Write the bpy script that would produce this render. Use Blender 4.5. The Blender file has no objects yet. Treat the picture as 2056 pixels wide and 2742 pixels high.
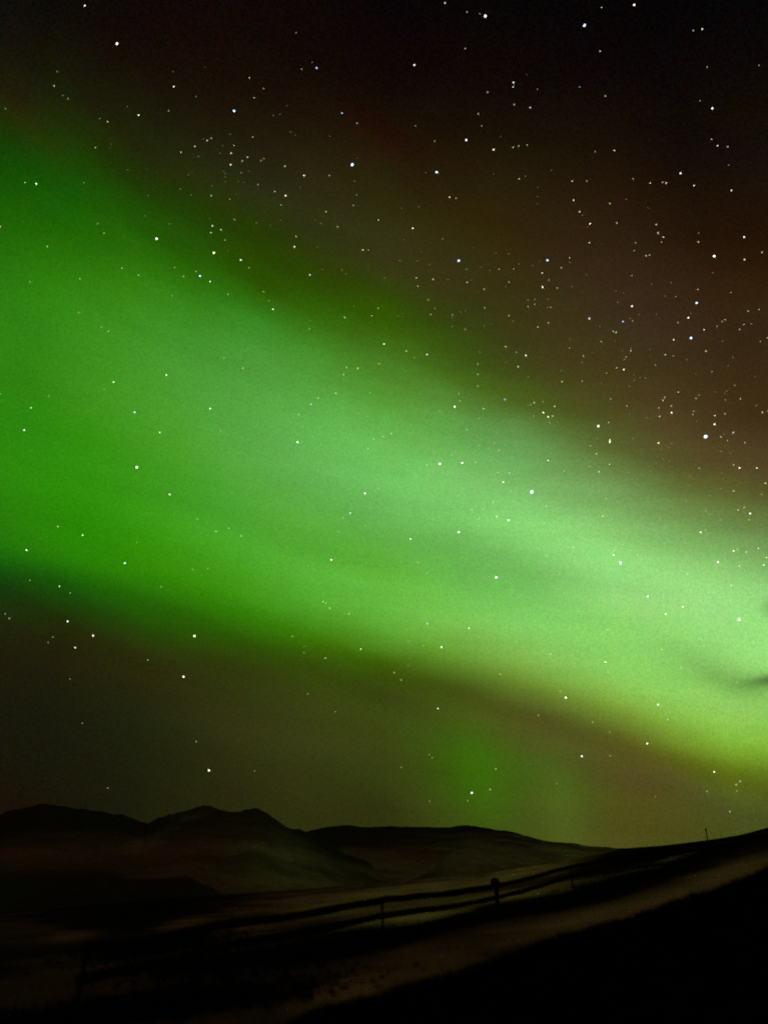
import bpy, math, random
import numpy as np
from mathutils import Vector

C = bpy.context.scene.collection
scene = bpy.context.scene
R = math.radians

# ------------------------------------------------------------------ camera
EYE = 1.6
PITCH = R(25.0)
FOC = 1980.0                      # focal length in photograph pixels (2056 x 2742)
cam_data = bpy.data.cameras.new('camera')
cam = bpy.data.objects.new('camera', cam_data)
C.objects.link(cam)
cam.location = (0, 0, EYE)
cam.rotation_euler = (math.pi / 2 + PITCH, 0, 0)
cam_data.sensor_fit = 'VERTICAL'
cam_data.sensor_height = 36.0
cam_data.lens = 36.0 * FOC / 2742.0
cam_data.clip_start = 0.1
cam_data.clip_end = 90000.0
cam_data.dof.use_dof = True
cam_data.dof.focus_distance = 20000.0
cam_data.dof.aperture_fstop = (cam_data.lens / 1000.0) / 0.08
scene.camera = cam
scene.view_settings.view_transform = 'Standard'
scene.view_settings.look = 'None'
scene.view_settings.exposure = 0.0
scene.view_settings.gamma = 1.0
scene.cycles.use_denoising = False
scene.cycles.use_adaptive_sampling = True
scene.cycles.adaptive_threshold = 0.1
scene.cycles.adaptive_min_samples = 16
scene.cycles.max_bounces = 4
scene.cycles.filter_width = 2.1


def direction(px, py):
    """unit vector of a point of the photograph"""
    xc, yc = (px - 1028.0) / FOC, (1371.0 - py) / FOC
    v = Vector((xc, math.cos(PITCH) - yc * math.sin(PITCH), math.sin(PITCH) + yc * math.cos(PITCH)))
    return v.normalized()


def az_el(px, py):
    v = direction(px, py)
    return math.atan2(v.x, v.y), math.atan2(v.z, math.hypot(v.x, v.y))


def to_px(x, y, z):
    """photograph position of points in the world (numpy)"""
    z = z - EYE
    d = np.maximum(y * math.cos(PITCH) + z * math.sin(PITCH), 1e-3)
    u = -y * math.sin(PITCH) + z * math.cos(PITCH)
    return 1028 + FOC * x / d, 1371 - FOC * u / d


# ------------------------------------------------------------------ world: night sky with the aurora
# The glow is written in celestial angles: for seventeen azimuths a profile of
# colour over elevation, slid along the slope of the auroral band.
AZ0, AZSTEP, SLOPE, SPAN = -48.0, 6.0, 0.28, 63.0
# each row: red, green, blue (0-255, as displayed) from elevation -1 to 62 degrees
PROFILES = [
    [24, 14, 5, 24, 14, 5, 22, 17, 6, 21, 20, 8, 23, 22, 9, 28, 25, 7, 28, 34, 9, 18, 60, 6, 28, 106, 7, 38, 122, 9, 44, 130, 10, 44, 132, 12, 43, 131, 13, 46, 128, 13, 47, 128, 18, 44, 125, 15, 40, 116, 10, 32, 101, 7, 26, 89, 3, 20, 75, 2, 29, 51, 8, 35, 32, 5, 22, 19, 8, 15, 12, 5, 9, 10, 9, 9, 10, 9, 9, 10, 9, 9, 10, 9, 9, 10, 10, 8, 10, 10, 8, 10, 10],
    [24, 14, 5, 24, 14, 5, 23, 15, 6, 20, 20, 8, 22, 20, 8, 25, 24, 10, 30, 26, 6, 26, 42, 10, 15, 70, 10, 31, 112, 6, 39, 123, 9, 44, 130, 10, 44, 132, 12, 43, 131, 14, 45, 128, 12, 47, 128, 18, 45, 126, 16, 42, 119, 12, 35, 107, 8, 28, 93, 4, 23, 82, 2, 19, 64, 2, 35, 39, 6, 26, 24, 8, 17, 12, 5, 9, 10, 9, 8, 10, 10, 8, 10, 10, 8, 10, 10, 8, 10, 9, 10, 8, 8],
    [24, 14, 5, 24, 14, 5, 24, 14, 5, 20, 20, 8, 22, 20, 8, 23, 23, 10, 29, 25, 7, 28, 33, 8, 21, 52, 5, 19, 86, 9, 35, 116, 6, 40, 124, 10, 45, 131, 10, 44, 132, 12, 43, 131, 13, 45, 128, 12, 47, 128, 18, 45, 125, 15, 41, 118, 11, 34, 105, 8, 28, 93, 4, 23, 81, 2, 19, 63, 3, 35, 38, 6, 25, 23, 8, 18, 13, 5, 12, 9, 6, 11, 7, 6, 11, 7, 5, 12, 6, 4, 12, 6, 4],
    [24, 14, 5, 24, 14, 5, 24, 14, 5, 20, 20, 8, 21, 20, 8, 23, 22, 9, 27, 25, 8, 29, 30, 7, 24, 46, 9, 15, 71, 10, 30, 110, 7, 38, 121, 8, 43, 128, 10, 45, 132, 10, 43, 132, 14, 45, 129, 13, 48, 131, 17, 49, 131, 19, 47, 128, 15, 44, 121, 10, 35, 105, 5, 25, 91, 3, 24, 73, 4, 28, 52, 4, 28, 32, 8, 22, 18, 6, 18, 10, 4, 13, 6, 5, 12, 5, 5, 12, 5, 5, 12, 5, 5],
    [24, 14, 5, 24, 14, 5, 24, 15, 5, 21, 20, 8, 23, 22, 9, 24, 25, 10, 29, 28, 9, 33, 34, 8, 29, 51, 6, 26, 87, 7, 39, 125, 4, 41, 135, 3, 44, 139, 7, 50, 143, 12, 55, 145, 16, 63, 148, 28, 65, 148, 31, 63, 143, 31, 58, 137, 26, 53, 128, 16, 46, 113, 9, 34, 90, 5, 30, 65, 4, 32, 45, 7, 30, 33, 9, 25, 21, 7, 21, 12, 5, 18, 7, 4, 13, 5, 5, 14, 5, 5, 14, 5, 5],
    [25, 24, 9, 25, 24, 9, 25, 25, 9, 27, 28, 10, 29, 32, 11, 33, 36, 12, 38, 38, 10, 40, 48, 9, 35, 75, 5, 39, 108, 5, 53, 137, 7, 58, 147, 14, 61, 149, 25, 65, 150, 32, 71, 154, 37, 75, 158, 44, 74, 156, 47, 72, 152, 48, 64, 143, 41, 55, 129, 25, 43, 101, 6, 36, 80, 5, 35, 61, 5, 38, 48, 12, 36, 36, 13, 29, 23, 9, 23, 13, 5, 19, 9, 4, 15, 6, 5, 14, 5, 5, 14, 5, 5],
    [35, 35, 10, 35, 35, 11, 36, 36, 11, 39, 39, 12, 44, 45, 15, 48, 49, 16, 46, 52, 13, 45, 63, 7, 44, 97, 5, 56, 136, 12, 70, 158, 26, 74, 163, 40, 74, 160, 45, 82, 164, 55, 87, 166, 65, 87, 166, 66, 85, 163, 64, 80, 157, 59, 73, 150, 51, 55, 130, 31, 44, 88, 4, 40, 70, 2, 40, 57, 5, 42, 45, 18, 37, 33, 14, 31, 24, 9, 24, 14, 6, 18, 8, 4, 15, 6, 4, 12, 5, 5, 12, 5, 5],
    [45, 46, 14, 45, 46, 14, 45, 46, 14, 49, 52, 16, 54, 57, 19, 55, 60, 17, 53, 66, 13, 52, 85, 8, 62, 126, 14, 81, 162, 42, 88, 174, 53, 85, 170, 52, 90, 171, 61, 95, 173, 74, 100, 179, 83, 98, 178, 79, 92, 169, 70, 83, 156, 56, 71, 138, 40, 57, 108, 17, 46, 84, 5, 46, 65, 6, 46, 52, 15, 46, 44, 17, 39, 34, 12, 33, 23, 8, 23, 13, 5, 16, 7, 4, 15, 5, 4, 9, 4, 4, 9, 4, 4],
    [46, 50, 14, 46, 50, 14, 46, 50, 14, 53, 62, 16, 58, 65, 18, 58, 70, 18, 55, 69, 14, 66, 105, 12, 92, 161, 45, 101, 183, 63, 97, 180, 57, 95, 176, 62, 101, 178, 78, 111, 191, 94, 112, 193, 94, 105, 183, 83, 93, 164, 61, 80, 138, 41, 69, 119, 31, 56, 96, 11, 48, 76, 5, 52, 57, 17, 51, 50, 20, 46, 43, 13, 39, 34, 10, 33, 15, 5, 21, 11, 4, 14, 5, 4, 14, 3, 4, 6, 3, 4, 6, 3, 4],
    [64, 66, 21, 63, 66, 21, 63, 70, 21, 62, 80, 19, 63, 84, 20, 69, 79, 23, 72, 89, 24, 101, 147, 47, 119, 183, 74, 115, 193, 81, 107, 185, 80, 107, 182, 83, 120, 199, 100, 124, 202, 106, 116, 188, 96, 103, 170, 80, 91, 146, 61, 75, 115, 35, 62, 91, 20, 53, 72, 14, 54, 57, 17, 53, 49, 19, 49, 44, 14, 45, 36, 10, 38, 28, 8, 29, 18, 5, 19, 12, 5, 14, 5, 4, 12, 3, 4, 6, 3, 4, 6, 3, 4],
    [75, 74, 25, 74, 74, 25, 75, 77, 24, 73, 84, 24, 79, 82, 30, 82, 88, 32, 114, 150, 54, 133, 191, 85, 130, 203, 97, 121, 195, 94, 122, 195, 97, 134, 211, 111, 135, 211, 115, 124, 188, 103, 110, 169, 90, 98, 144, 72, 79, 106, 38, 66, 82, 25, 60, 64, 22, 57, 54, 20, 54, 48, 17, 52, 43, 14, 48, 35, 8, 42, 31, 10, 34, 25, 8, 25, 18, 6, 17, 10, 5, 13, 5, 4, 9, 4, 4, 5, 3, 4, 5, 3, 4],
    [76, 74, 25, 77, 75, 25, 78, 74, 24, 84, 77, 32, 95, 104, 33, 129, 170, 63, 141, 208, 94, 140, 211, 101, 140, 211, 106, 153, 222, 124, 152, 227, 128, 142, 212, 115, 126, 180, 97, 114, 154, 83, 95, 118, 58, 80, 89, 37, 73, 73, 29, 68, 61, 26, 62, 53, 24, 58, 47, 23, 54, 41, 21, 49, 35, 16, 43, 31, 13, 36, 25, 9, 27, 19, 6, 20, 13, 6, 14, 7, 4, 11, 4, 4, 6, 3, 4, 5, 3, 4, 5, 3, 4],
    [68, 75, 25, 68, 75, 25, 77, 86, 30, 101, 125, 26, 132, 187, 64, 142, 203, 92, 138, 201, 97, 147, 213, 111, 158, 224, 128, 155, 222, 127, 137, 196, 108, 118, 157, 83, 104, 125, 63, 88, 92, 42, 82, 74, 37, 73, 60, 31, 67, 54, 26, 62, 49, 26, 57, 43, 26, 54, 38, 23, 48, 34, 19, 42, 28, 14, 35, 22, 9, 28, 17, 6, 21, 13, 5, 15, 8, 5, 11, 4, 5, 8, 3, 4, 5, 2, 3, 5, 2, 3, 5, 2, 3],
    [68, 75, 25, 68, 75, 25, 78, 90, 31, 116, 158, 27, 139, 197, 80, 146, 206, 101, 154, 221, 122, 156, 226, 124, 145, 208, 119, 127, 176, 98, 109, 138, 77, 91, 104, 49, 83, 75, 38, 76, 61, 34, 64, 48, 24, 60, 43, 19, 56, 39, 19, 52, 36, 18, 50, 33, 15, 43, 27, 11, 35, 19, 6, 29, 16, 5, 23, 12, 5, 16, 8, 6, 13, 7, 4, 11, 4, 5, 7, 3, 4, 4, 2, 3, 4, 2, 3, 5, 2, 3, 5, 2, 3],
    [68, 75, 25, 68, 75, 25, 79, 92, 31, 123, 173, 32, 142, 201, 87, 146, 207, 103, 158, 229, 127, 150, 216, 122, 132, 187, 104, 112, 146, 82, 93, 110, 54, 83, 78, 38, 77, 63, 35, 64, 48, 24, 60, 42, 19, 55, 38, 18, 51, 35, 18, 50, 33, 15, 44, 24, 6, 35, 18, 4, 29, 16, 5, 25, 15, 7, 19, 12, 8, 16, 9, 3, 12, 6, 5, 8, 4, 4, 4, 3, 4, 2, 2, 3, 2, 2, 3, 2, 2, 3, 3, 2, 3],
    [68, 75, 25, 68, 75, 25, 81, 95, 31, 131, 183, 52, 145, 204, 97, 152, 217, 119, 155, 224, 124, 141, 202, 114, 119, 161, 91, 100, 121, 63, 84, 83, 38, 79, 65, 36, 64, 49, 25, 60, 42, 19, 55, 38, 18, 51, 35, 17, 49, 31, 13, 41, 22, 4, 32, 16, 4, 27, 16, 5, 23, 14, 7, 18, 11, 6, 15, 8, 3, 11, 6, 5, 8, 4, 4, 4, 3, 4, 3, 3, 4, 3, 3, 4, 3, 3, 4, 3, 3, 4, 3, 3, 4],
    [68, 75, 25, 68, 75, 25, 86, 104, 30, 137, 192, 73, 146, 206, 102, 158, 228, 127, 148, 214, 121, 126, 175, 97, 105, 130, 69, 84, 87, 38, 79, 66, 37, 64, 48, 24, 60, 42, 19, 54, 38, 18, 51, 34, 17, 47, 28, 10, 38, 20, 4, 30, 16, 5, 26, 16, 6, 20, 12, 8, 17, 10, 4, 13, 7, 4, 10, 5, 4, 6, 3, 4, 3, 3, 4, 3, 3, 4, 3, 3, 4, 3, 3, 4, 3, 3, 4, 3, 3, 4, 3, 3, 4],
]


def lin(v):
    v = v / 255.0
    return v / 12.92 if v <= 0.04045 else ((v + 0.055) / 1.055) ** 2.4


world = bpy.data.worlds.new('World')
scene.world = world
world.use_nodes = True
nt = world.node_tree
nt.nodes.clear()
N, L = nt.nodes.new, nt.links.new


def sock(node, i, v):
    if isinstance(v, (int, float)):
        node.inputs[i].default_value = v
    else:
        L(v, node.inputs[i])


def mth(op, a, b=0.0, c=None, clamp=False):
    n = N('ShaderNodeMath')
    n.operation = op
    n.use_clamp = clamp
    sock(n, 0, a)
    if len(n.inputs) > 1:
        sock(n, 1, b)
    if c is not None:
        sock(n, 2, c)
    return n.outputs[0]


def vmath(op, a, b):
    n = N('ShaderNodeVectorMath')
    n.operation = op
    L(a, n.inputs[0])
    if op == 'SCALE':
        sock(n, 3, b)
    else:
        if isinstance(b, tuple):
            n.inputs[1].default_value = b
        else:
            L(b, n.inputs[1])
    return n.outputs[0]


tc = N('ShaderNodeTexCoord')
DIR = tc.outputs['Generated']
sep = N('ShaderNodeSeparateXYZ')
L(DIR, sep.inputs[0])
SX, SY, SZ = sep.outputs
az = mth('MULTIPLY', mth('ARCTAN2', SX, SY), 180 / math.pi)
el = mth('MULTIPLY', mth('ARCSINE', SZ), 180 / math.pi)


def combine(a, b, c=0.0):
    n = N('ShaderNodeCombineXYZ')
    sock(n, 0, a)
    sock(n, 1, b)
    sock(n, 2, c)
    return n.outputs[0]


def noise(vec, scale, detail=2.0, rough=0.5):
    n = N('ShaderNodeTexNoise')
    n.inputs['Scale'].default_value = scale
    n.inputs['Detail'].default_value = detail
    n.inputs['Roughness'].default_value = rough
    L(vec, n.inputs['Vector'])
    return n


# slow drift so that the band's borders are not ruled
warp = noise(combine(mth('MULTIPLY', az, 0.07), mth('MULTIPLY', el, 0.16)), 1.0, 3.0)
el_w = mth('ADD', el, mth('MULTIPLY', mth('SUBTRACT', warp.outputs['Fac'], 0.5), 2.0))
band = mth('ADD', el_w, mth('MULTIPLY', az, SLOPE))

azc = mth('MINIMUM', mth('MAXIMUM', az, -48.0), 48.0)
total = None
for k, prof in enumerate(PROFILES):
    a_k = AZ0 + AZSTEP * k
    fac = mth('DIVIDE', mth('ADD', mth('SUBTRACT', band, SLOPE * a_k), 1.0), SPAN, clamp=True)
    ramp = N('ShaderNodeValToRGB')
    cr = ramp.color_ramp
    cr.interpolation = 'CARDINAL'
    n_st = len(prof) // 3
    for j in range(n_st):
        col = [lin(v) for v in prof[3 * j:3 * j + 3]] + [1.0]
        pos = j / (n_st - 1)
        if j == 0:
            e = cr.elements[0]
        elif j == n_st - 1:
            e = cr.elements[-1]
        else:
            e = cr.elements.new(pos)
        e.position = pos
        e.color = col
    L(fac, ramp.inputs[0])
    w = mth('MAXIMUM', mth('SUBTRACT', 1.0, mth('DIVIDE', mth('ABSOLUTE', mth('SUBTRACT', azc, a_k)), AZSTEP)), 0.0)
    part = vmath('SCALE', ramp.outputs[0], w)
    total = part if total is None else vmath('ADD', total, part)

# fine rays and streaks along the band, broad mottling of the night glow, fine camera-like grain in the sky colour
streak = noise(combine(mth('MULTIPLY', az, 0.05), mth('MULTIPLY', mth('ADD', el, mth('MULTIPLY', az, 0.12)), 0.45), 3.0), 1.0, 4.0, 0.55)
mult = mth('ADD', 1.0, mth('MULTIPLY', mth('SUBTRACT', streak.outputs['Fac'], 0.5), 0.3))
total = vmath('SCALE', total, mult)
mott = noise(combine(mth('MULTIPLY', az, 0.16), mth('MULTIPLY', el, 0.16), 7.0), 1.0, 3.0, 0.6)
tint = vmath('ADD', vmath('SCALE', vmath('SUBTRACT', mott.outputs['Color'], (0.5, 0.5, 0.5)), 0.18), vmath('SCALE', tc.outputs['Generated'], 0.0))
tint = vmath('ADD', tint, combine(1.0, 1.0, 1.0))
total = vmath('MULTIPLY', total, tint)
grain = noise(DIR, 420.0, 1.0, 0.6)
g1 = vmath('SUBTRACT', grain.outputs['Color'], (0.5, 0.5, 0.5))
gl = vmath('SCALE', g1, 0.38)
gm = mth('MULTIPLY', mth('SUBTRACT', grain.outputs['Fac'], 0.5), 0.42)
total = vmath('MULTIPLY', total, vmath('ADD', vmath('ADD', combine(1.0, 1.0, 1.0), gl), combine(gm, gm, gm)))
total = vmath('MAXIMUM', vmath('ADD', total, vmath('SCALE', g1, 0.0085)), (0.0, 0.0, 0.0))


# thin dark cloud shreds low in the north-east, in front of the glow
def shred(px, py, half_w, half_h, tilt, amount):
    a, e = (math.degrees(t) for t in az_el(px, py))
    dx, dy = mth('SUBTRACT', az, a), mth('SUBTRACT', el, e)
    c, s = math.cos(R(tilt)), math.sin(R(tilt))
    u = mth('DIVIDE', mth('ADD', mth('MULTIPLY', dx, c), mth('MULTIPLY', dy, s)), half_w)
    v = mth('DIVIDE', mth('SUBTRACT', mth('MULTIPLY', dy, c), mth('MULTIPLY', dx, s)), half_h)
    q = mth('ADD', mth('MULTIPLY', u, u), mth('MULTIPLY', v, v))
    return mth('SUBTRACT', 1.0, mth('MULTIPLY', mth('EXPONENT', mth('MULTIPLY', q, -0.5)), amount))


for args in [(2088, 1816, 1.5, 0.30, 4, 0.75), (2020, 1842, 1.9, 0.5, -14, 0.14), (2085, 1624, 0.7, 0.42, 10, 0.55),
             (1905, 1795, 2.6, 0.7, -34, 0.16), (1600, 1560, 7.0, 0.9, -20, 0.10)]:
    total = vmath('SCALE', total, shred(*args))

# two faint upright rays standing on the horizon below the band
def ray(px, py, half_w, half_h, tilt, r, g, b):
    s = mth('SUBTRACT', 1.0, shred(px, py, half_w, half_h, tilt, 1.0))
    return vmath('SCALE', combine(r, g, b), s)


for args in [(1272, 2075, 2.4, 3.4, 10, -0.008, 0.030, -0.004), (1292, 2085, 1.0, 2.2, 6, 0.0, 0.016, 0.0), (1512, 2180, 1.1, 2.4, 4, 0.008, 0.026, 0.002),
             (1440, 2150, 2.6, 3.2, 0, -0.006, 0.012, 0.0)]:
    total = vmath('ADD', total, ray(*args))

# away from the picture the band thins out into a dark, faintly brown night
side = mth('SUBTRACT', 1.0, mth('DIVIDE', mth('MAXIMUM', mth('SUBTRACT', mth('ABSOLUTE', az), 46.0), 0.0), 50.0), clamp=True)
total = vmath('SCALE', total, mth('MULTIPLY', side, side))
total = vmath('ADD', total, combine(0.0006, 0.0005, 0.0003))
# warm glow added in the unseen sky behind the camera to light the ground
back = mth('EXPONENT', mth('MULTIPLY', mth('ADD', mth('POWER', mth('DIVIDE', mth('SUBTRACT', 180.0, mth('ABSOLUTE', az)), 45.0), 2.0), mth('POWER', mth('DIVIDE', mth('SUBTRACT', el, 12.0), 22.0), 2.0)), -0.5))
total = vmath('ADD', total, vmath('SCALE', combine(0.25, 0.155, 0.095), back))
total = vmath('MAXIMUM', total, (0.0, 0.0, 0.0))
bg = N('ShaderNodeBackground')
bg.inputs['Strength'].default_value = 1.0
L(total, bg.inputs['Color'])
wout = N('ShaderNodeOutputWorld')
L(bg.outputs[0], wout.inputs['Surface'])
world.cycles.sampling_method = 'MANUAL'
world.cycles.sample_map_resolution = 512

rng = np.random.default_rng(11)
random.seed(5)


# ------------------------------------------------------------------ helpers
def tag(o, label=None, cat=None, group=None, kind=None):
    if label:
        o['label'] = label
    if cat:
        o['category'] = cat
    if group:
        o['group'] = group
    if kind:
        o['kind'] = kind
    return o


def link(name, verts, faces, mat, parent=None, smooth=False, attr=None):
    me = bpy.data.meshes.new(name)
    me.from_pydata([tuple(map(float, v)) for v in verts], [], [tuple(map(int, f)) for f in faces])
    me.materials.append(mat)
    if attr:
        for nm, vals in attr.items():
            at = me.attributes.new(nm, 'FLOAT', 'POINT')
            at.data.foreach_set('value', np.asarray(vals, dtype=np.float32))
    if smooth:
        me.polygons.foreach_set('use_smooth', np.ones(len(me.polygons), dtype=bool))
    me.update()
    o = bpy.data.objects.new(name, me)
    C.objects.link(o)
    if parent:
        o.parent = parent
    return o


def grid_faces(nu, nv, wrap=False):
    i = np.arange(nu if wrap else nu - 1)
    j = np.arange(nv - 1)
    I, J = np.meshgrid(i, j, indexing='ij')
    I2 = (I + 1) % nu
    f = np.stack([I * nv + J, I2 * nv + J, I2 * nv + J + 1, I * nv + J + 1], -1).reshape(-1, 4)
    return f


def interp(x, pts):
    p = np.array(pts, float)
    return np.interp(x, p[:, 0], p[:, 1])


def value_noise(x, y, seed):
    """smooth 2-D value noise on numpy arrays"""
    g = np.random.default_rng(seed).random((256, 256))
    xi, yi = np.floor(x).astype(int), np.floor(y).astype(int)
    fx, fy = x - xi, y - yi
    fx, fy = fx * fx * (3 - 2 * fx), fy * fy * (3 - 2 * fy)
    a, b = g[xi % 256, yi % 256], g[(xi + 1) % 256, yi % 256]
    c, d = g[xi % 256, (yi + 1) % 256], g[(xi + 1) % 256, (yi + 1) % 256]
    return (a * (1 - fx) + b * fx) * (1 - fy) + (c * (1 - fx) + d * fx) * fy


def fbm(x, y, seed, octaves=5, gain=0.5):
    s, a, t = 0.0, 1.0, 0.0
    for o in range(octaves):
        s = s + a * (value_noise(x * 2 ** o, y * 2 ** o, seed + o) - 0.5)
        t += a
        a *= gain
    return s / t


def ground_material(name, dark, pale, warm, scale, fine=14.0, grit=0.65):
    """heath, pale dry grass with old snow, and rust-brown moor; 'pale' and 'warm' are cover fractions"""
    m = bpy.data.materials.new(name)
    m.use_nodes = True
    t = m.node_tree
    b = t.nodes['Principled BSDF']
    b.inputs['Roughness'].default_value = 0.95
    b.inputs['Specular IOR Level'].default_value = 0.0

    def attr(nm):
        n = t.nodes.new('ShaderNodeAttribute')
        n.attribute_name = nm
        return n.outputs['Fac']
    tcn = t.nodes.new('ShaderNodeTexCoord')
    n1 = t.nodes.new('ShaderNodeTexNoise')
    n1.inputs['Scale'].default_value = scale
    n1.inputs['Detail'].default_value = 8
    n1.inputs['Roughness'].default_value = 0.65
    t.links.new(tcn.outputs['Object'], n1.inputs['Vector'])

    def mix(fac, a, bb):
        n = t.nodes.new('ShaderNodeMix')
        n.data_type = 'RGBA'
        t.links.new(fac, n.inputs[0])
        if isinstance(a, tuple):
            n.inputs[6].default_value = a + (1,)
        else:
            t.links.new(a, n.inputs[6])
        n.inputs[7].default_value = bb + (1,)
        return n.outputs[2]

    def ragged(f):
        # cover fraction broken up by the noise
        a = t.nodes.new('ShaderNodeMath')
        a.operation = 'MULTIPLY_ADD'
        t.links.new(n1.outputs['Fac'], a.inputs[0])
        a.inputs[1].default_value = 0.9
        a.inputs[2].default_value = -0.45
        s = t.nodes.new('ShaderNodeMath')
        s.operation = 'MULTIPLY_ADD'
        s.use_clamp = True
        t.links.new(a.outputs[0], s.inputs[0])
        t.links.new(f, s.inputs[1])
        t.links.new(f, s.inputs[2])
        return s.outputs[0]
    c1 = mix(ragged(attr('warm')), dark, warm)
    c2 = mix(ragged(attr('pale')), c1, pale)
    n2 = t.nodes.new('ShaderNodeTexNoise')
    n2.inputs['Scale'].default_value = scale * fine
    n2.inputs['Detail'].default_value = 4
    n2.inputs['Roughness'].default_value = 0.7
    t.links.new(tcn.outputs['Object'], n2.inputs['Vector'])
    mr = t.nodes.new('ShaderNodeMapRange')
    t.links.new(n2.outputs['Fac'], mr.inputs[0])
    mr.inputs[1].default_value, mr.inputs[2].default_value = 0.3, 0.7
    mr.inputs[3].default_value, mr.inputs[4].default_value = 1 - grit, 1 + grit
    sc = t.nodes.new('ShaderNodeVectorMath')
    sc.operation = 'SCALE'
    t.links.new(c2, sc.inputs[0])
    t.links.new(mr.outputs[0], sc.inputs[3])
    t.links.new(sc.outputs[0], b.inputs['Base Color'])
    bp = t.nodes.new('ShaderNodeBump')
    bp.inputs['Strength'].default_value = 0.6 * grit
    bp.inputs['Distance'].default_value = 0.3 / scale
    t.links.new(n1.outputs['Fac'], bp.inputs['Height'])
    t.links.new(bp.outputs[0], b.inputs['Normal'])
    return m


def plain_material(name, col, rough=0.9, scale=20.0, vary=0.5):
    m = bpy.data.materials.new(name)
    m.use_nodes = True
    t = m.node_tree
    b = t.nodes['Principled BSDF']
    b.inputs['Roughness'].default_value = rough
    b.inputs['Specular IOR Level'].default_value = 0.0
    tcn = t.nodes.new('ShaderNodeTexCoord')
    n1 = t.nodes.new('ShaderNodeTexNoise')
    n1.inputs['Scale'].default_value = scale
    n1.inputs['Detail'].default_value = 5
    t.links.new(tcn.outputs['Object'], n1.inputs['Vector'])
    r = t.nodes.new('ShaderNodeValToRGB')
    r.color_ramp.elements[0].position = 0.3
    r.color_ramp.elements[1].position = 0.7
    r.color_ramp.elements[0].color = tuple(c * (1 - vary) for c in col) + (1,)
    r.color_ramp.elements[1].color = tuple(c * (1 + vary) for c in col) + (1,)
    t.links.new(n1.outputs['Fac'], r.inputs[0])
    t.links.new(r.outputs[0], b.inputs['Base Color'])
    return m


DARK, PALE, WARM = (0.012, 0.009, 0.007), (0.74, 0.52, 0.30), (0.36, 0.16, 0.14)
M_HILL = ground_material('heath_and_dry_grass', DARK, PALE, WARM, 0.8)
M_MOUNT = ground_material('mountain_heath_and_snow', (0.032, 0.03, 0.022), (0.27, 0.29, 0.16), (0.17, 0.085, 0.06), 0.012, 7.0, 0.3)
M_PLAIN = ground_material('valley_moor', DARK, PALE, WARM, 0.02)
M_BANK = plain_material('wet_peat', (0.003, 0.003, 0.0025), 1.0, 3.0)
M_HEATHER = plain_material('dark_heather', (0.008, 0.008, 0.006), 1.0, 9.0)
M_SEDGE = plain_material('dark_sedge', (0.003, 0.003, 0.002), 1.0, 9.0)
M_WOOD = plain_material('weathered_wood', (0.01, 0.009, 0.007), 0.9, 14.0)



# cover patches, as seen in the photograph: (x, y, half width, half height, tilt, amount)
HILL_PALE = [(1130, 2386, 140, 20, 10, 0.6), (1420, 2330, 110, 16, 13, 0.65), (900, 2424, 110, 24, 10, 0.4),
             (1120, 2458, 105, 15, 9, 1.0), (1440, 2388, 95, 12, 10, 0.7), (1290, 2412, 55, 10, 9, 0.5), (970, 2474, 100, 12, 14, 0.3),
             (1640, 2348, 70, 9, 14, 0.3), (1830, 2297, 75, 6, 14, 0.55), (1960, 2330, 110, 20, 18, 0.3), (1650, 2440, 200, 26, 16, 0.2), (1150, 2425, 130, 12, 9, 0.3)]
HILL_WARM = [(60, 2490, 140, 40, 0, 0.22), (300, 2580, 200, 36, 6, 0.28), (650, 2500, 160, 18, 10, 0.4), (1030, 2600, 130, 42, 20, 0.7), (1250, 2550, 130, 36, 18, 0.6), (1450, 2500, 130, 30, 17, 0.6), (1650, 2450, 120, 24, 17, 0.55), (1850, 2392, 110, 20, 18, 0.55),
             (1990, 2340, 90, 26, 20, 0.75), (850, 2672, 120, 40, 16, 0.45), (345, 2630, 60, 10, 16, 0.6), (200, 2505, 60, 16, 0, 0.5), (490, 2478, 55, 16, 14, 0.5),
             (460, 2570, 90, 12, 12, 0.35), (1100, 2400, 400, 50, 10, 0.3), (720, 2430, 220, 26, 8, 0.45), (600, 2560, 90, 10, 12, 0.3)]
HILL_DARK = [(1090, 2512, 110, 14, 14, 0.6), (1250, 2464, 110, 12, 14, 0.5), (1400, 2436, 90, 11, 10, 0.5), (1560, 2404, 100, 16, 14, 0.55), (1690, 2360, 90, 16, 16, 0.5), (1810, 2324, 110, 12, 16, 0.5),
             (920, 2545, 140, 22, 14, 0.5), (700, 2560, 220, 22, 10, 0.45), (1900, 2284, 110, 9, 14, 0.5), (345, 2425, 190, 40, 0, 0.7), (420, 2540, 160, 22, 8, 0.3), (400, 2700, 320, 36, 8, 0.4),
             (1680, 2300, 80, 12, 12, 0.45), (1990, 2258, 110, 12, 16, 0.5), (1830, 2272, 130, 8, 12, 0.45)]
MOUNT_PALE = [(720, 2290, 80, 60, -20, 0.43), (800, 2370, 170, 40, -6, 0.51), (490, 2200, 50, 9, 16, 0.36), (420, 2240, 60, 10, 20, 0.22), (860, 2330, 100, 40, -20, 0.22)]
MOUNT_WARM = [(260, 2290, 210, 34, 4, 0.87), (600, 2270, 90, 60, 0, 0.51), (460, 2320, 110, 30, 14, 0.65), (30, 2300, 60, 40, 0, 0.36), (800, 2400, 260, 50, 0, 0.87)]
FAR_PALE = [(1450, 2282, 150, 22, -8, 0.43), (1420, 2310, 170, 30, -8, 0.36), (1650, 2290, 120, 16, -4, 0.51), (1100, 2360, 260, 26, 0, 0.43), (940, 2340, 120, 40, 0, 0.36)]
FAR_WARM = [(1060, 2320, 120, 40, 0, 0.72), (1400, 2310, 320, 50, 0, 0.58), (1000, 2390, 300, 50, 0, 0.72)]


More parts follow.
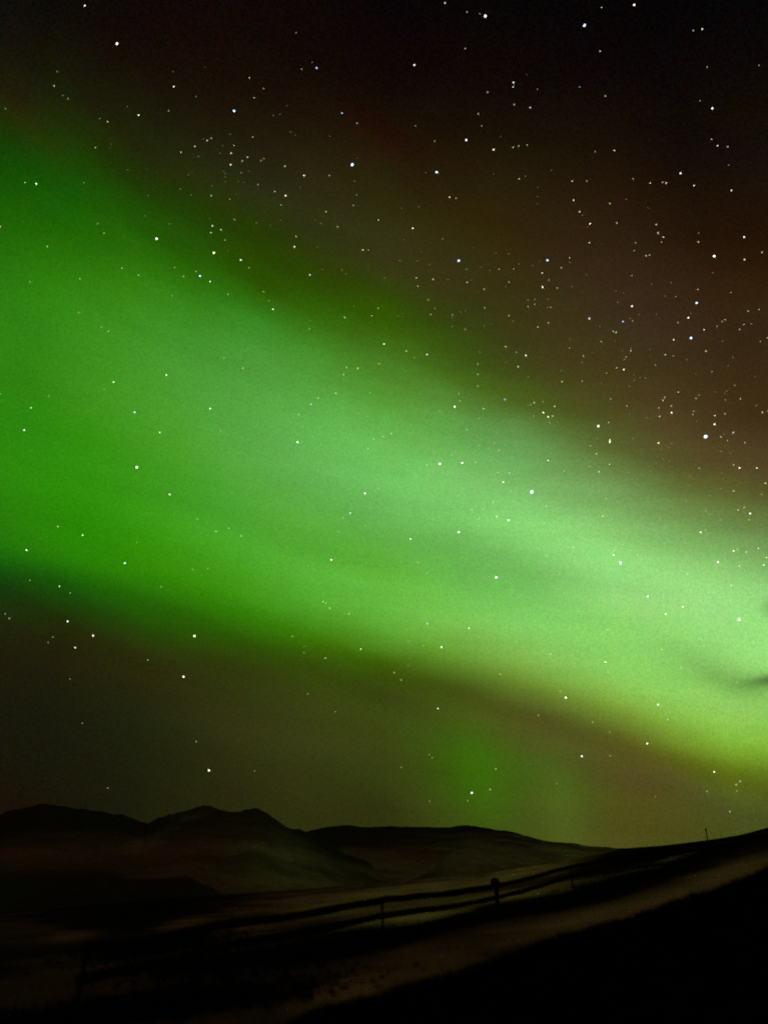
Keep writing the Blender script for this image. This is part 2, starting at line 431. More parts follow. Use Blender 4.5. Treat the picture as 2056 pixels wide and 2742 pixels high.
def blobs(px, py, items):
    """soft cover patches: (px, py, half width, half height, tilt deg, amount)"""
    out = np.zeros_like(px)
    for x, y, a, b, tilt, amt in items:
        c, s = math.cos(R(tilt)), math.sin(R(tilt))
        dx, dy = px - x, -(py - y)
        u, v = (dx * c + dy * s) / a, (-dx * s + dy * c) / b
        out = out + amt * np.exp(-0.5 * (u * u + v * v) ** 1.3)
    return out


# ------------------------------------------------------------------ ground, one sheet to the horizon
n_r, n_a = 40, 96
rr = np.concatenate([[0], np.geomspace(120, 25000, n_r - 1)])
aa = np.linspace(0, 2 * np.pi, n_a, endpoint=False)
A_, R_ = np.meshgrid(aa, rr, indexing='ij')
vx, vy = R_ * np.sin(A_), R_ * np.cos(A_)
vz = np.full_like(vx, -46.0)
o = link('ground', np.stack([vx, vy, vz], -1).reshape(-1, 3), grid_faces(n_a, n_r, True), M_PLAIN, smooth=True,
         attr={'pale': np.full(vx.size, 0.35), 'warm': np.full(vx.size, 0.5)})
tag(o, kind='structure')

# ------------------------------------------------------------------ hillside: falls to the left, climbs to the right
CREST = [(-900, 2560), (-400, 2500), (0, 2442), (300, 2420), (500, 2402), (800, 2383), (1028, 2362), (1200, 2347), (1330, 2334),
         (1500, 2306), (1600, 2287), (1678, 2271), (1772, 2264), (1864, 2253), (1926, 2245), (1988, 2236), (2056, 2217), (2200, 2195), (2600, 2120)]
RC = 170.0
ce = np.array([az_el(x, y) for x, y in CREST])


def slope_at(a):
    """gradient of the hillside along azimuth a (radians)"""
    e = np.interp(a, ce[:, 0], ce[:, 1])
    g = np.tan(e) + EYE / RC
    fade = np.clip((np.abs(a) - R(50)) / R(60), 0, 1)
    return g * (1 - fade) - 0.02 * fade


def hill_z(x, y):
    r = np.hypot(x, y)
    a = np.arctan2(x, y)
    g = slope_at(a)
    inside = g * np.minimum(r, RC)
    beyond = np.maximum(r - RC, 0.0)
    bumps = fbm(x * 0.22, y * 0.22, 40, 4) * 0.16 * np.clip((r - 3) / 12, 0, 1) * np.clip((RC + 20 - r) / 60, 0.15, 1)
    return inside - beyond * 0.16 - beyond ** 2 * 0.0012 + bumps


az_f = np.concatenate([np.radians(np.arange(-180, -50, 5.0)), np.radians(np.arange(-50, 50, 0.2)), np.radians(np.arange(50, 180, 5.0))])
inv = np.concatenate([np.linspace(2.0, 0.16, 40), np.linspace(0.155, 1 / RC, 150)])
rr = np.concatenate([[0.01], 1 / inv, RC + np.array([4, 10, 18, 28, 42, 60, 85, 115, 150, 200])])
A_, R_ = np.meshgrid(az_f, rr, indexing='ij')
vx, vy = R_ * np.sin(A_), R_ * np.cos(A_)
vz = hill_z(vx, vy)
px, py = to_px(vx, vy, vz)
wob = fbm(vx * 0.12 + 40, vy * 0.12 + 40, 60, 4) * 30
qy = py + wob
# how much pale grass / rusty moor stands in each part of the slope
pale = blobs(px, qy, HILL_PALE)
warm = blobs(px, qy, HILL_WARM)
dark = blobs(px, qy, HILL_DARK)
pale = np.clip(pale * np.clip(1 + fbm(vx * 0.3 + 5, vy * 0.3, 58, 4) * 1.8, 0.3, 1.8) - dark, 0.0, 1)
warm = np.clip(warm * np.clip(1 + fbm(vx * 0.35, vy * 0.35, 66, 4) * 2.2, 0.2, 2) - dark, 0.0, 1)
warm = np.maximum(warm, np.clip(fbm(vx * 0.16 + 9, vy * 0.16, 71, 4) * 1.6 + 0.03, 0.04, 0.24) * np.clip(1 - dark * 1.6, 0.1, 1))
o = link('hillside', np.stack([vx, vy, vz], -1).reshape(-1, 3), grid_faces(len(az_f), len(rr), True), M_HILL, smooth=True,
         attr={'pale': pale.ravel(), 'warm': warm.ravel()})
tag(o, kind='structure')


def range_mesh(name, ridge, dist, base, depth_front, depth_back, pale_items, warm_items, seed, rough, extra=None):
    """a mountain: ridge line in the photograph -> heights at its own distance, with front and back slopes"""
    xs = np.arange(ridge[0][0], ridge[-1][0] + 1, 3.0)
    ys = interp(xs, ridge) + (fbm(xs / 70.0, xs * 0 + seed, seed, 6, 0.62) * rough * 1.7)
    ae = np.array([az_el(x, y) for x, y in zip(xs, ys)])
    D = np.full(len(xs), float(dist)) if not callable(dist) else dist(xs)
    H = EYE + D * np.tan(ae[:, 1]) - base
    t = np.concatenate([np.linspace(-1, 0, 46), np.linspace(0.06, 1, 12)])
    T, A2 = np.meshgrid(t, ae[:, 0])
    H2, D2 = np.meshgrid(t, H)[1], np.meshgrid(t, D)[1]
    prof = np.where(T <= 0, (1 + T) ** 1.25, (1 - T) ** 1.4)
    dd = D2 + np.where(T <= 0, T * depth_front, T * depth_back)
    x, y = dd * np.sin(A2), dd * np.cos(A2)
    gully = fbm(x / 160.0, y / 160.0, seed + 20, 5) * 0.34 * np.clip(-T * 3, 0, 1) * np.clip((1 + T) * 4, 0, 1)
    z = base + H2 * np.maximum(prof + gully * prof ** 0.5, -0.05) - 3.0 * (np.abs(T) > 0.995)
    px, py = to_px(x, y, z)
    py2 = py + fbm(x / 90.0, y / 90.0, seed + 31, 5) * 60
    patchy = np.clip(1.0 + fbm(x / 110.0, y / 110.0 + z / 60.0, seed + 53, 4) * 2.8, 0.1, 2.0)
    pl = np.clip(blobs(px, py2, pale_items) * patchy, 0, 1)
    wm = np.clip(blobs(px, py2, warm_items) * (0.4 + 0.6 * patchy), 0, 1)
    o = link(name, np.stack([x, y, z], -1).reshape(-1, 3), grid_faces(len(xs), len(t)), M_MOUNT, smooth=True,
             attr={'pale': pl.ravel(), 'warm': wm.ravel()})
    tag(o, kind='structure')
    return o


range_mesh('mountain', [(-700, 2200), (-400, 2150), (-200, 2190), (0, 2178), (62, 2160), (118, 2148), (186, 2163), (260, 2172), (335, 2188), (396, 2203), (452, 2181),
                        (527, 2163), (607, 2168), (694, 2171), (731, 2192), (799, 2220), (830, 2236), (880, 2262), (960, 2300), (1060, 2345)],
           1500, -46.0, 900, 900, MOUNT_PALE, MOUNT_WARM, 3, 16)
range_mesh('mountain', [(640, 2300), (740, 2262), (830, 2222), (880, 2214), (942, 2211), (1028, 2216), (1121, 2212), (1214, 2213), (1294, 2216), (1375, 2230), (1462, 2251),
                        (1542, 2262), (1617, 2266), (1678, 2273), (1800, 2290), (1950, 2310)],
           2300, -46.0, 1300, 1200, FAR_PALE, FAR_WARM, 9, 8)
range_mesh('knoll', [(30, 2420), (120, 2385), (200, 2350), (260, 2336), (330, 2345), (420, 2352), (500, 2348), (560, 2375), (640, 2410), (720, 2440)],
           520, -46.0, 160, 200, [], [], 15, 14)
range_mesh('knoll', [(1090, 2360), (1160, 2330), (1205, 2285), (1250, 2268), (1300, 2282), (1350, 2315), (1440, 2340), (1560, 2360)],
           1050, -46.0, 320, 300, [(1260, 2310, 90, 40, 0, 0.55)], [(1260, 2320, 160, 60, 0, 0.5)], 21, 10)


def ray_to_hill(px, py, lift=0.0):
    v = direction(px, py)
    h = math.hypot(v.x, v.y)
    g = float(slope_at(np.array(math.atan2(v.x, v.y))))
    r = (EYE - lift) / max(g - v.z / h, 1e-4)
    r = min(r, RC)
    return v.x / h * r, v.y / h * r


# ------------------------------------------------------------------ bank in front, cutting across the lower right corner
EDGE = [(700, 2790), (780, 2752), (843, 2721), (930, 2698), (1028, 2666), (1152, 2628), (1214, 2611), (1307, 2577), (1412, 2542), (1524, 2508), (1648, 2470), (1772, 2422),
        (1895, 2386), (1970, 2360), (2056, 2329), (2200, 2280), (2500, 2180)]
xs = np.arange(700, 2500, 4.0)
ys = interp(xs, EDGE) + fbm(xs / 60.0, xs * 0, 77, 4) * 16
ea = np.array([az_el(x, y) for x, y in zip(xs, ys)])
crest_d = interp(xs, [(700, 8.5), (1100, 9.6), (2056, 13.5), (2500, 15)])
crest_z = EYE + crest_d * np.tan(ea[:, 1])
t = np.linspace(-1, 1, 41)
T, A2 = np.meshgrid(t, ea[:, 0])
D2, Z2 = np.meshgrid(t, crest_d)[1], np.meshgrid(t, crest_z)[1]
dd = D2 + np.where(T < 0, T * (D2 - 2.5), T * 2.2)
x, y = dd * np.sin(A2), dd * np.cos(A2)
gz = hill_z(x, y) - 0.35
prof = np.where(T < 0, 1 - np.abs(T) ** 1.6, 1 - T ** 1.8)
z = gz + (Z2 - gz) * prof + fbm(x * 1.7, y * 1.7, 81, 4) * 0.12 * np.clip(np.abs(T) * 5, 0, 1)
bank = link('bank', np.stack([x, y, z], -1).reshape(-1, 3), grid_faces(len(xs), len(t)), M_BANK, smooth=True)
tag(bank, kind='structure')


def tufts(name, pts, heights, mat, blades, lean, width, label, cat):
    """many leaf-sized blades standing on points: one object of ground cover"""
    V, F = [], []
    for (bx, by, bz), h in zip(pts, heights):
        for _ in range(blades):
            a = random.uniform(0, 2 * math.pi)
            l = random.uniform(0.2, 1) * lean * h
            hh = h * random.uniform(0.55, 1.1)
            w = width * h * random.uniform(0.6, 1.2)
            ox, oy = bx + random.gauss(0, 0.35) * h, by + random.gauss(0, 0.35) * h
            dx, dy = math.cos(a), math.sin(a)
            i = len(V)
            V += [(ox - dy * w, oy + dx * w, bz - 0.03), (ox + dy * w, oy - dx * w, bz - 0.03),
                  (ox + dx * l * .5 + dy * w * .7, oy + dy * l * .5 - dx * w * .7, bz + hh * .6),
                  (ox + dx * l * .5 - dy * w * .7, oy + dy * l * .5 + dx * w * .7, bz + hh * .6),
                  (ox + dx * l, oy + dy * l, bz + hh)]
            F += [(i, i + 1, i + 2, i + 3), (i + 3, i + 2, i + 4)]
    o = link(name, V, F, mat)
    tag(o, label, cat, kind='stuff')
    return o


# short sedge along the top of the bank
pts, hs = [], []
for k in range(2600):
    i = random.randrange(len(xs))
    j = min(40, max(0, int(round(random.gauss(20, 3)))))
    pts.append((x[i, j], y[i, j], z[i, j]))
    hs.append(random.uniform(0.02, 0.055))
tufts('sedge', pts, hs, M_SEDGE, 4, 0.5, 0.12, 'short black sedge along the crest of the near dark bank', 'grass')

# heather in the dark belts of the hillside
pts, hs = [], []
while len(pts) < 14000:
    bx, by, aw, bh, tl, amt = random.choice([b for b in HILL_DARK for _ in range(max(1, int(b[2] / 60)))])
    u, v = random.gauss(0, 0.7) * aw, random.gauss(0, 0.5) * bh
    c, s = math.cos(R(tl)), math.sin(R(tl))
    qx, qy_ = bx + u * c - v * s, by - (u * s + v * c)
    hx, hy = ray_to_hill(qx, qy_)
    rr_ = math.hypot(hx, hy)
    if rr_ < 10.5 or rr_ > 160:
        continue
    hz = float(hill_z(np.array(hx), np.array(hy)))
    pts.append((hx, hy, hz))
    hs.append(random.uniform(0.04, 0.12))
tufts('heather', pts, hs, M_HEATHER, 5, 0.7, 0.16, 'dark heather growing in belts along the pale slope beside the fence', 'heather')

# ------------------------------------------------------------------ fence climbing the slope
PATH_R = [(150, 12.2), (300, 13.5), (500, 16), (700, 18.5), (1028, 23), (1330, 30), (1600, 42), (1892, 62), (2056, 74), (2300, 90)]


def fence_foot(px):
    r = float(interp(px, PATH_R))
    a = az_el(px, 2400)[0]
    x, y = r * math.sin(a), r * math.cos(a)
    return Vector((x, y, float(hill_z(np.array(x), np.array(y)))))


def tube(pts, radii, sides=9, jitter=0.0):
    V, F = [], []
    for k, p in enumerate(pts):
        q = pts[min(k + 1, len(pts) - 1)] - pts[max(k - 1, 0)]
        q.normalize()
        ref = Vector((0, 0, 1)) if abs(q.z) < 0.9 else Vector((1, 0, 0))
        a = q.cross(ref).normalized()
        b = q.cross(a).normalized()
        for s in range(sides):
            th = 2 * math.pi * s / sides
            rad = radii[k] * (1 + random.uniform(-jitter, jitter))
            V.append(p + (a * math.cos(th) + b * math.sin(th)) * rad)
    for k in range(len(pts) - 1):
        for s in range(sides):
            s2 = (s + 1) % sides
            F.append((k * sides + s, k * sides + s2, (k + 1) * sides + s2, (k + 1) * sides + s))
    F.append(tuple(range(sides - 1, -1, -1)))
    F.append(tuple((len(pts) - 1) * sides + s for s in range(sides)))
    return V, F


fence = bpy.data.objects.new('rail_fence', None)
C.objects.link(fence)
f0 = fence_foot(1330)
fence.location = f0
tag(fence, 'dark two-rail wooden fence climbing the slope from lower left to right', 'fence')
POST_PX = [250, 620, 1026, 1330, 1536, 1900, 2130]
feet = [fence_foot(p) for p in POST_PX]
for k, f in enumerate(feet):
    b = f - f0
    hgt = 1.14 if k == 3 else 0.93
    lean = Vector((random.uniform(-.05, .05), random.uniform(-.05, .05), 0))
    rad = 0.085 if k == 3 else 0.04
    pts_ = [b + Vector((0, 0, -0.4)), b + Vector((0, 0, 0.1)), b + lean * .6 + Vector((0, 0, hgt * .6)), b + lean + Vector((0, 0, hgt - .02)), b + lean + Vector((0, 0, hgt))]
    V, F = tube(pts_, [rad * 1.1, rad * 1.05, rad, rad * .96, rad * .7], 10, 0.04)
    post = link('post', V, F, M_WOOD, fence, True)
    if k == 3:
        # thick splice block where the rails are tied to this post
        p0, p1 = feet[k] - f0, feet[k + 1] - f0
        d = (p1 - p0).normalized()
        c0 = b + lean + Vector((0, 0, hgt - 0.13))
        V, F = tube([c0 - d * .20 + Vector((0, 0, .03)), c0 - d * .17 + Vector((0, 0, .03)), c0 + d * .05, c0 + d * .30 - Vector((0, 0, .05)), c0 + d * .34 - Vector((0, 0, .06))], [.09, .14, .13, .07, .05], 10, 0.06)
        link('rail_block', V, F, M_WOOD, post, True)
for k in range(len(feet) - 1):
    for hgt in (0.90, 0.52):
        n = 7
        pts_ = []
        for i in range(n + 1):
            p = feet[k].lerp(feet[k + 1], i / n)
            p.z = float(hill_z(np.array(p.x), np.array(p.y))) * 0.5 + p.z * 0.5
            sag = 0.03 * math.sin(math.pi * i / n)
            pts_.append(p - f0 + Vector((random.uniform(-.01, .01), 0, hgt - sag + random.uniform(-.012, .012))))
        r0 = random.uniform(.08, .092)
        V, F = tube(pts_, [r0 * random.uniform(.9, 1.1) for _ in pts_], 8, 0.05)
        link('rail', V, F, M_WOOD, fence, True)

# tall dead grass grown up through the fence
pts, hs = [], []
for _ in range(500):
    q = random.uniform(260, 1750)
    f = fence_foot(q)
    d = random.gauss(0, 0.35)
    f.x += d
    f.y += random.gauss(0, 0.35)
    f.z = float(hill_z(np.array(f.x), np.array(f.y)))
    pts.append(tuple(f))
    hs.append(random.uniform(0.06, 0.2) * (1.8 if random.random() < 0.12 else 1))
tufts('long_grass', pts, hs, M_HEATHER, 6, 0.55, 0.05, 'long dark grass grown up along the foot of the fence', 'grass')

# lone pole on the skyline at the right
a = az_el(1893, 2250)[0]
rp = 95.0
xp, yp = rp * math.sin(a), rp * math.cos(a)
zp = float(hill_z(np.array(xp), np.array(yp)))
pole = bpy.data.objects.new('marker_pole', None)
C.objects.link(pole)
pole.location = (xp, yp, zp)
tag(pole, 'thin dark pole standing alone on the skyline at the right', 'pole')
V, F = tube([Vector((0, 0, -.4)), Vector((0, 0, .8)), Vector((.02, 0, 1.62))], [.07, .065, .055], 8, 0.03)
link('shaft', V, F, M_WOOD, pole, True)
V, F = tube([Vector((.02, 0, 1.62)), Vector((.02, 0, 1.72)), Vector((.02, 0, 1.86)), Vector((.02, 0, 1.90))], [.06, .11, .11, .05], 8, 0.03)
link('pole_cap', V, F, M_WOOD, pole, True)

# ------------------------------------------------------------------ stars: photograph x, y, size class, tint
STARS = """943,441,6b 1423,1317,6b 1888,1169,6b 1660,1507,6b 314,117,5 627,297,5b 1299,43,5 1248,375,5b 1169,461,5b 1564,68,5b 420,639,5 361,1104,5b 573,677,5y 536,739,5b 1228,698,5b 1465,697,5b 1911,686,5 1864,811,5b 1849,905,5b 367,1251,5 335,1508,5b 797,1184,5 1177,1242,5 1237,1240,5 1228,1425,5 1328,1546,5 1601,1141,5 1978,1659,5 492,1812,5 521,1703,5 560,2063,5 1182,1733,5 1514,1868,5 1263,2123,5 1732,1991,5 228,15,4 466,232,4 372,308,4 98,492,4 848,182,4b 916,303,4b 618,441,4 814,470,4y 765,524,4 1109,174,4 1374,221,4 1321,401,4 1535,536,4 1697,13,4 1906,290,4 1920,390,4 1821,464,4 1857,497,4 1957,510,4 446,1004,4 305,1023,4 569,605,4 789,661,4 645,696,4 563,754,4 830,736,4 731,828,4 833,1082,4 563,1094,4 1105,611,4 1452,769,4 1028,921,4 1143,949,4 1407,952,4 1217,1089,4 1351,1070,4b 1454,1105,4 1467,1116,4 1579,599,4 1991,635,4 1691,820,4 1577,853,4 1667,861,4b 1842,851,4 1803,910,4 1669,990,4 1797,1105,4 66,1152,4 428,1158,4 455,1324,4 222,1433,4 72,1473,4 160,1570,4 182,1664,4 977,1321,4 938,1374,4 887,1499,4 1467,1233,4 1347,1291,4 1329,1383,4 1361,1393,4 1099,1443,4 1144,1670,4b 1912,1136,4 1962,1158,4 1632,1178,4 1632,1183,4 1762,1186,4 1979,1253,4 2025,1253,4 2007,1375,4 1875,1425,4 1963,1475,4 2044,1513,4 1921,1505,4 1642,1486,4 1733,1597,4 1827,1625,4 1781,1644,4 250,1702,4 202,1734,4 966,1738,4 871,1762,4 1255,1682,4 1172,1897,4 1620,1773,4 1761,1887,4 1557,2025,4 1911,2067,4 146,230,3 289,326,3 256,395,3 485,408,3 68,489,3 668,208,3 681,262,3 522,392,3 555,376,3 677,367,3 627,390,3 619,410,3 663,421,3 763,445,3 736,513,3 566,524,3 752,549,3 1191,8,3 1245,130,3 1373,233,3 1419,288,3 1280,305,3 1373,395,3 1411,388,3 1389,479,3 1531,485,3 1203,528,3 1220,531,3 1610,20,3 1879,78,3 1606,137,3 1904,373,3 1947,393,3 1644,403,3 1740,490,3 1783,490,3 1632,545,3 1,607,3 279,624,3 128,660,3 327,718,3y 371,737,3 468,716,3 215,747,3 291,887,3 1,1055,3 84,1092,3 873,567,3 1013,589,3 592,615,3 565,623,3 793,633,3 972,669,3 986,669,3 705,781,3 1012,825,3 995,845,3 923,850,3 1015,974,3 928,984,3 958,986,3 920,1003,3 651,986,3 899,1053,3 852,1066,3 1524,690,3 1375,720,3 1451,731,3 1115,744,3 1159,748,3 1118,766,3 1250,756,3 1296,774,3 1362,755,3 1431,815,3 1362,845,3 1467,865,3 1439,876,3 1088,940,3 1353,928,3 1279,975,3 1387,982,3 1279,1002,3 1504,1022,3 1231,1073,3 1294,1094,3 1430,1078,3 1484,1088,3 1479,1114,3 1551,567,3 1651,597,3 1756,601,3 1761,624,3 1775,635,3 1577,650,3 1697,671,3 1729,685,3y 1869,648,3 2039,676,3 1992,695,3 1691,738,3 1867,775,3 2002,833,3 2031,829,3 1940,856,3 1991,869,3 1641,887,3 1648,890,3 1609,915,3 1884,883,3 1889,940,3 1688,939,3 1675,956,3 1780,950,3 1561,953,3 1650,985,3 1815,1050,3 1779,1064,3 1774,1072,3 1796,1087,3 1765,1115,3 1678,1087,3 1854,1110,3 1981,1068,3 2040,1104,3 1913,1113,3 2053,905,3 156,1410,3 189,1588,3 1025,1169,3 1000,1175,3 985,1201,3 1014,1309,3 919,1387,3 579,1423,3 613,1414,3 646,1435,3 865,1611,3 873,1615,3 883,1628,3 934,1644,3 1047,1161,3 1249,1151,3 1336,1205,3 1273,1238,3 1363,1266,3 1333,1266,3 1240,1309,3 1320,1344,3 1462,1488,3 1534,1466,3 1628,1131,3 1929,1170,3 1946,1180,3 1993,1185,3 1596,1215,3 1631,1243,3 1603,1263,3 1963,1245,3 2048,1294,3 1963,1315,3 2038,1324,3 1613,1382,3 1991,1359,3 1975,1366,3 1927,1392,3 1973,1471,3 1997,1478,3 2029,1468,3 2051,1493,3 1978,1516,3 1957,1568,3 2055,1574,3 396,1767,3 898,1906,3 526,1986,3 1473,1751,3 1339,1805,3 1055,1801,3 1074,1821,3 1499,1851,3 1327,2059,3 1312,2114,3 1491,2183,3 1530,2224,3 1626,1686,3 1771,1739,3 1980,2092,3 1970,2101,3 452,297,2 808,185,2 706,237,2 956,330,2 566,370,2 649,431,2 699,430,2 882,470,2 691,494,2 955,522,2 946,550,2 1250,32,2 1305,247,2 1376,280,2 1388,391,2 1855,82,2 1892,179,2 2031,175,2 1551,233,2 1620,257,2 1694,479,2 1773,488,2 492,740,2 628,588,2 603,643,2 904,607,2 667,717,2 525,727,2 611,788,2 829,881,2 600,959,2 800,1110,2 1336,721,2 1502,717,2 1469,750,2 1491,771,2 1146,803,2 1297,824,2 1413,821,2 1474,823,2 1153,842,2 1211,843,2 1245,882,2 1284,943,2 1382,943,2 1279,1034,2 1228,1054,2 1453,1076,2 1421,1084,2 1283,1120,2 1428,1114,2 1770,648,2 1701,650,2 1738,683,2 1808,794,2 1956,783,2 1693,859,2 1814,864,2 1979,882,2 1919,874,2 1623,999,2 1905,995,2 1558,1021,2 1966,1032,2 1763,1092,2 1862,1067,2 1871,1058,2 1940,1071,2 2055,1101,2 1940,1108,2 1634,1068,2 1856,1101,2 81,1554,2 26,1656,2 836,1167,2 529,1390,2 557,1522,2 516,1525,2 1471,1132,2 1323,1186,2 1307,1201,2 1143,1245,2 1294,1363,2 1263,1365,2 1462,1355,2 1283,1388,2 1457,1401,2 1537,1500,2 1119,1506,2 1144,1535,2 1368,1314,2 1209,1219,2 1578,1249,2 1580,1194,2 1621,1335,2 2004,1392,2 1888,1419,2 1643,1473,2 1839,1537,2 1547,1637,2 188,1818,2 783,1704,2 824,1858,2 821,2203,2 1441,1915,2 1157,2029,2 1822,1788,2 1787,1927,2 1586,1934,2 1633,2024,2 1892,2119,2 1972,2118,2 1953,2173,2 1952,2224,2 268,317,1 226,489,1 154,192,1 183,264,1 169,256,1 16,291,1 793,88,1 707,425,1 646,462,1 836,167,1 950,485,1 616,533,1 1284,37,1 1438,239,1 1112,337,1 1289,337,1 1163,378,1 1873,270,1 1593,406,1 1950,442,1 1570,485,1 262,599,1 81,755,1 272,876,1 212,837,1 132,1061,1 462,792,1 280,1042,1 721,805,1 687,597,1 991,1052,1 1185,640,1 1249,721,1 1164,826,1 1413,803,1 1431,802,1 1373,860,1 1211,874,1 1109,958,1 1177,1101,1 1524,932,1 1932,861,1 2035,914,1 2010,867,1 1802,953,1 1754,978,1 1671,963,1 15,1644,1 432,1571,1 367,1453,1 943,1360,1 977,1408,1 908,1424,1 621,1321,1 591,1153,1 825,1514,1 1520,1465,1 1307,1512,1 1498,1537,1 1435,1617,1 1311,1596,1 1510,1261,1 1243,1379,1 1229,1326,1 1282,1408,1 1118,1425,1 1439,1469,1 1370,1225,1 1284,1193,1 1930,1209,1 1661,1315,1 1889,1368,1 1900,1377,1 1892,1429,1 1689,1474,1 1761,1549,1 1897,1586,1 1910,1585,1 1953,1607,1 1872,1254,1 1836,1342,1 1667,1459,1 1647,1465,1 1705,1487,1 142,1706,1 130,1720,1 289,2110,1 221,1937,1 814,1748,1 682,2064,1 815,1731,1 1092,1782,1 1149,2021,1 1074,2055,1 1252,2144,1 1490,2099,1 1150,2145,1 1094,1717,1 1132,1730,1 1632,1960,1 1972,1826,1 1627,1800,1 1754,2133,1 1883,1730,1"""
SKY_R = 40000.0
PIX = 2056.0 / 767.0 / FOC          # one picture element in radians


def star_material(name, col, strength):
    m = bpy.data.materials.new(name)
    m.use_nodes = True
    t = m.node_tree
    t.nodes.clear()
    e = t.nodes.new('ShaderNodeEmission')
    # a star's light is strongest at its centre and falls to nothing at the rim of its disc
    lw = t.nodes.new('ShaderNodeLayerWeight')
    lw.inputs['Blend'].default_value = 0.5
    mr = t.nodes.new('ShaderNodeMapRange')
    t.links.new(lw.outputs['Facing'], mr.inputs[0])
    mr.inputs[1].default_value, mr.inputs[2].default_value = 0.25, 0.95
    mr.inputs[3].default_value, mr.inputs[4].default_value = strength, strength * 0.15
    e.inputs['Color'].default_value = tuple(col) + (1,)
    t.links.new(mr.outputs[0], e.inputs['Strength'])
    tr = t.nodes.new('ShaderNodeBsdfTransparent')
    ad = t.nodes.new('ShaderNodeAddShader')
    o = t.nodes.new('ShaderNodeOutputMaterial')
    t.links.new(e.outputs[0], ad.inputs[0])
    t.links.new(tr.outputs[0], ad.inputs[1])
    t.links.new(ad.outputs[0], o.inputs['Surface'])
    m.cycles.emission_sampling = 'NONE'
    return m


TINT = {'w': (1.0, 0.97, 0.84), 'b': (0.40, 0.60, 1.0), 'y': (1.0, 0.82, 0.50), 'f': (0.97, 1.0, 0.56)}
STRENGTH = {6: 2.6, 5: 1.8, 4: 1.15, 3: 0.66, 2: 0.28, 1: 0.12}
RADIUS = {6: 1.25, 5: 0.82, 4: 0.57, 3: 0.42, 2: 0.4, 1: 0.4}
mats, meshes = {}, {}


def ball(n1=10, n2=6):
    V = [(0, 0, 1)]
    for i in range(1, n2):
        for j in range(n1):
            a, b = math.pi * i / n2, 2 * math.pi * j / n1
            V.append((math.sin(a) * math.cos(b), math.sin(a) * math.sin(b), math.cos(a)))
    V.append((0, 0, -1))
    F = [(0, 1 + j, 1 + (j + 1) % n1) for j in range(n1)]
    for i in range(n2 - 2):
        for j in range(n1):
            a, b = 1 + i * n1 + j, 1 + i * n1 + (j + 1) % n1
            F.append((a, a + n1, b + n1, b))
    e = len(V) - 1
    F += [(e, e - n1 + (j + 1) % n1, e - n1 + j) for j in range(n1)]
    return V, F


BV, BF = ball()
cat = []
for s in STARS.split():
    p = s.split(',')
    g = int(p[2][0])
    cat.append((int(p[0]), int(p[1]), g, p[2][1:] or 'w'))
single, rest = cat[:300], cat[300:]

BRIGHT = {
(943, 441): 'the large blue star in brown sky above the band',
(1423, 1317): 'the large blue-rimmed star inside the green band',
(1888, 1169): 'the large blue star near the right edge',
(1660, 1507): 'the large white star low in the bright band',
(314, 117): 'the bright white star near the top left corner',
(627, 297): 'the bright star above the upper left cluster',
(1299, 43): 'the bright white star nearest the top edge',
(1248, 375): 'the bright star high in the dark upper middle',
(1169, 461): 'the bright star right of the large upper blue',
(1564, 68): 'the bluish star high in the black upper right',
(420, 639): 'the bright star at the green upper left border',
(361, 1104): 'the bluish star deep in the left green glow',
(573, 677): 'the yellowish star at the upper left green edge',
(536, 739): 'the bluish star just below the yellowish one',
(1228, 698): 'the bluish star in the brown middle sky',
(1465, 697): 'the bluish star level with the middle one, rightward',
(1911, 686): 'the topmost bright star near the right edge',
(1864, 811): 'the bright bluish star in the right brown sky',
(1849, 905): 'the bright star below the right bluish star',
(367, 1251): 'the white star in the left mid green glow',
(335, 1508): 'the bluish star at the lower left green border',
(797, 1184): 'the white star in the band left of centre',
(1177, 1242): 'the left star of the bright side-by-side pair',
(1237, 1240): 'the right star of the bright side-by-side pair',
(1228, 1425): 'the white star in the band right of centre',
(1328, 1546): 'the white star in the lower centre band',
(1601, 1141): 'the white star at the upper right green border',
(1978, 1659): 'the white star far right in the brightest band',
(492, 1812): 'the white star alone in the lower left dark',
(521, 1703): 'the white star on the lower left green edge',
(560, 2063): 'the white star just over the left mountain',
(1182, 1733): 'the white star inside the lower green edge',
(1514, 1868): 'the white star on the lower right green border',
(1263, 2123): 'the white star in the low green pillar',
(1732, 1991): 'the white star below the band, lower right',
}
anchors = [s for s in single if (s[0], s[1]) in BRIGHT]
OCT = ['right of', 'upper-right of', 'straight above', 'upper-left of', 'left of', 'lower-left of', 'straight below', 'lower-right of']
ORD = ['nearest', 'second-nearest', 'third-nearest', 'fourth-nearest', 'fifth-nearest', 'sixth-nearest', 'seventh-nearest', 'eighth-nearest', 'ninth-nearest', 'tenth-nearest', 'eleventh-nearest', 'twelfth-nearest']
rel = {}
for s in cat:
    if s in anchors or s[2] < 2:
        continue
    q = min(anchors, key=lambda b: math.hypot(s[0] - b[0], s[1] - b[1]))
    o8 = int(round(math.degrees(math.atan2(q[1] - s[1], s[0] - q[0])) / 45.0)) % 8
    rel.setdefault((q, o8), []).append((math.hypot(s[0] - q[0], s[1] - q[1]), s))
label_of = {}
for (q, o8), lst in rel.items():
    for k, (_, s) in enumerate(sorted(lst)):
        size = 'white' if s[2] >= 4 else 'faint'
        if s[3] == 'b' and s[2] >= 4:
            size = 'bluish'
        label_of[s] = size + ' star, ' + ORD[k] + ' one ' + OCT[o8] + ' ' + BRIGHT[(q[0], q[1])]

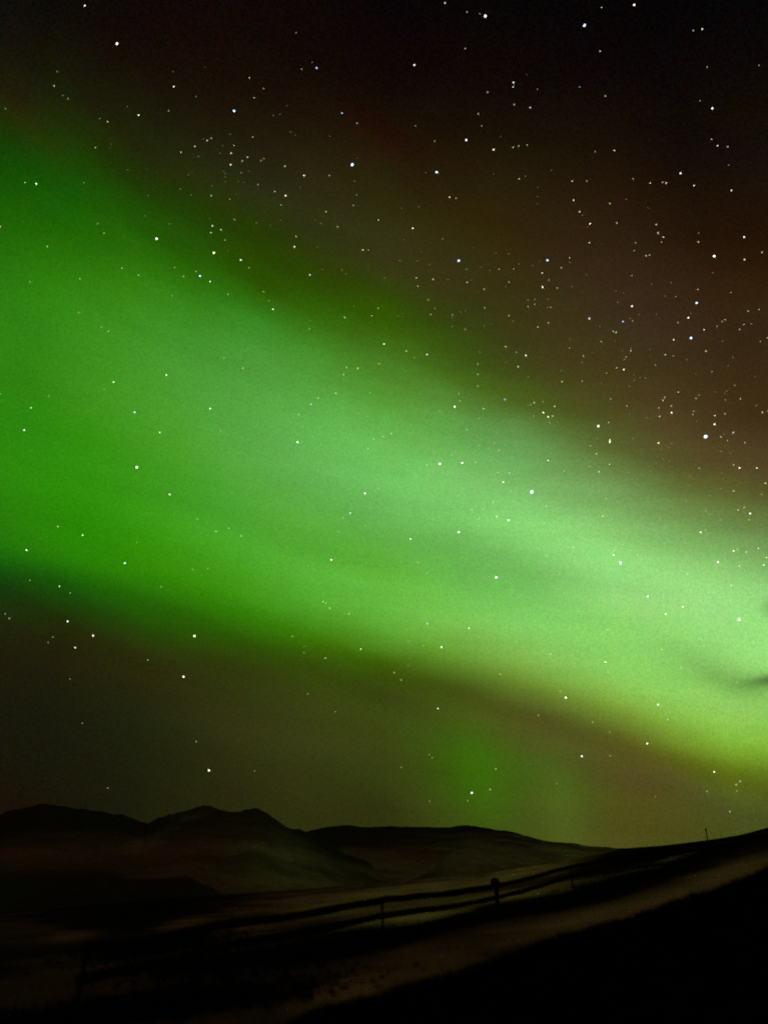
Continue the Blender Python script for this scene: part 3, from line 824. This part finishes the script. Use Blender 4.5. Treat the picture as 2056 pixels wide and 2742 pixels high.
for s in single:
    key = (s[2], s[3])
    tint = 'f' if (s[2] <= 3 and s[3] == 'w') else s[3]
    if key not in mats:
        mats[key] = star_material('starlight', TINT[tint], STRENGTH[s[2]])
    if key not in meshes:
        me = bpy.data.meshes.new('star')
        me.from_pydata(BV, [], BF)
        me.polygons.foreach_set('use_smooth', np.ones(len(me.polygons), dtype=bool))
        me.materials.append(mats[key])
        meshes[key] = me
    o = bpy.data.objects.new('star', meshes[key])
    C.objects.link(o)
    v = direction(s[0], s[1])
    o.location = Vector((0, 0, EYE)) + v * SKY_R
    r = SKY_R * PIX * RADIUS[s[2]] * random.uniform(.78, 1.15)
    o.scale = (r * random.uniform(.8, 1.2), r * random.uniform(.8, 1.2), r * random.choice([.8, 1.0, 1.1, 1.25, 1.6]))
    o.rotation_euler = (random.uniform(0, 3), random.uniform(0, 3), random.uniform(0, 3))
    lab = BRIGHT.get((s[0], s[1])) or label_of[s]
    if lab.startswith('the '):
        lab = lab[4:]
    tag(o, lab, 'star', 'stars scattered over the night sky')

V, F = [], []
extra_rng = random.Random(8)
dust = [(s[0], s[1], s[2]) for s in rest]
# unresolved star dust of the Milky Way in the upper right half
for _ in range(260):
    cx, cy = extra_rng.choice([(1500, 700), (1750, 900), (1850, 1150), (1950, 1250), (1550, 1050), (1350, 1350), (1700, 1500), (1900, 1650), (700, 480), (560, 400), (1250, 800), (1000, 700)])
    dust.append((cx + extra_rng.gauss(0, 170), cy + extra_rng.gauss(0, 150), 0))
for dx_, dy_, g in dust:
    if dy_ > 2180:
        continue
    v = direction(dx_, dy_)
    p = Vector((0, 0, EYE)) + v * SKY_R
    r = SKY_R * PIX * {3: 0.62, 2: 0.52, 1: 0.42, 0: 0.26}[g] * extra_rng.uniform(.8, 1.2)
    b0 = len(V)
    V += [tuple(p + Vector(q) * r) for q in BV]
    F += [tuple(i + b0 for i in f) for f in BF]
fs = link('faint_stars', V, F, star_material('faint_starlight', TINT['f'], 0.26), None, True)
tag(fs, 'dust of very faint stars spread between the brighter stars', 'stars', kind='stuff')
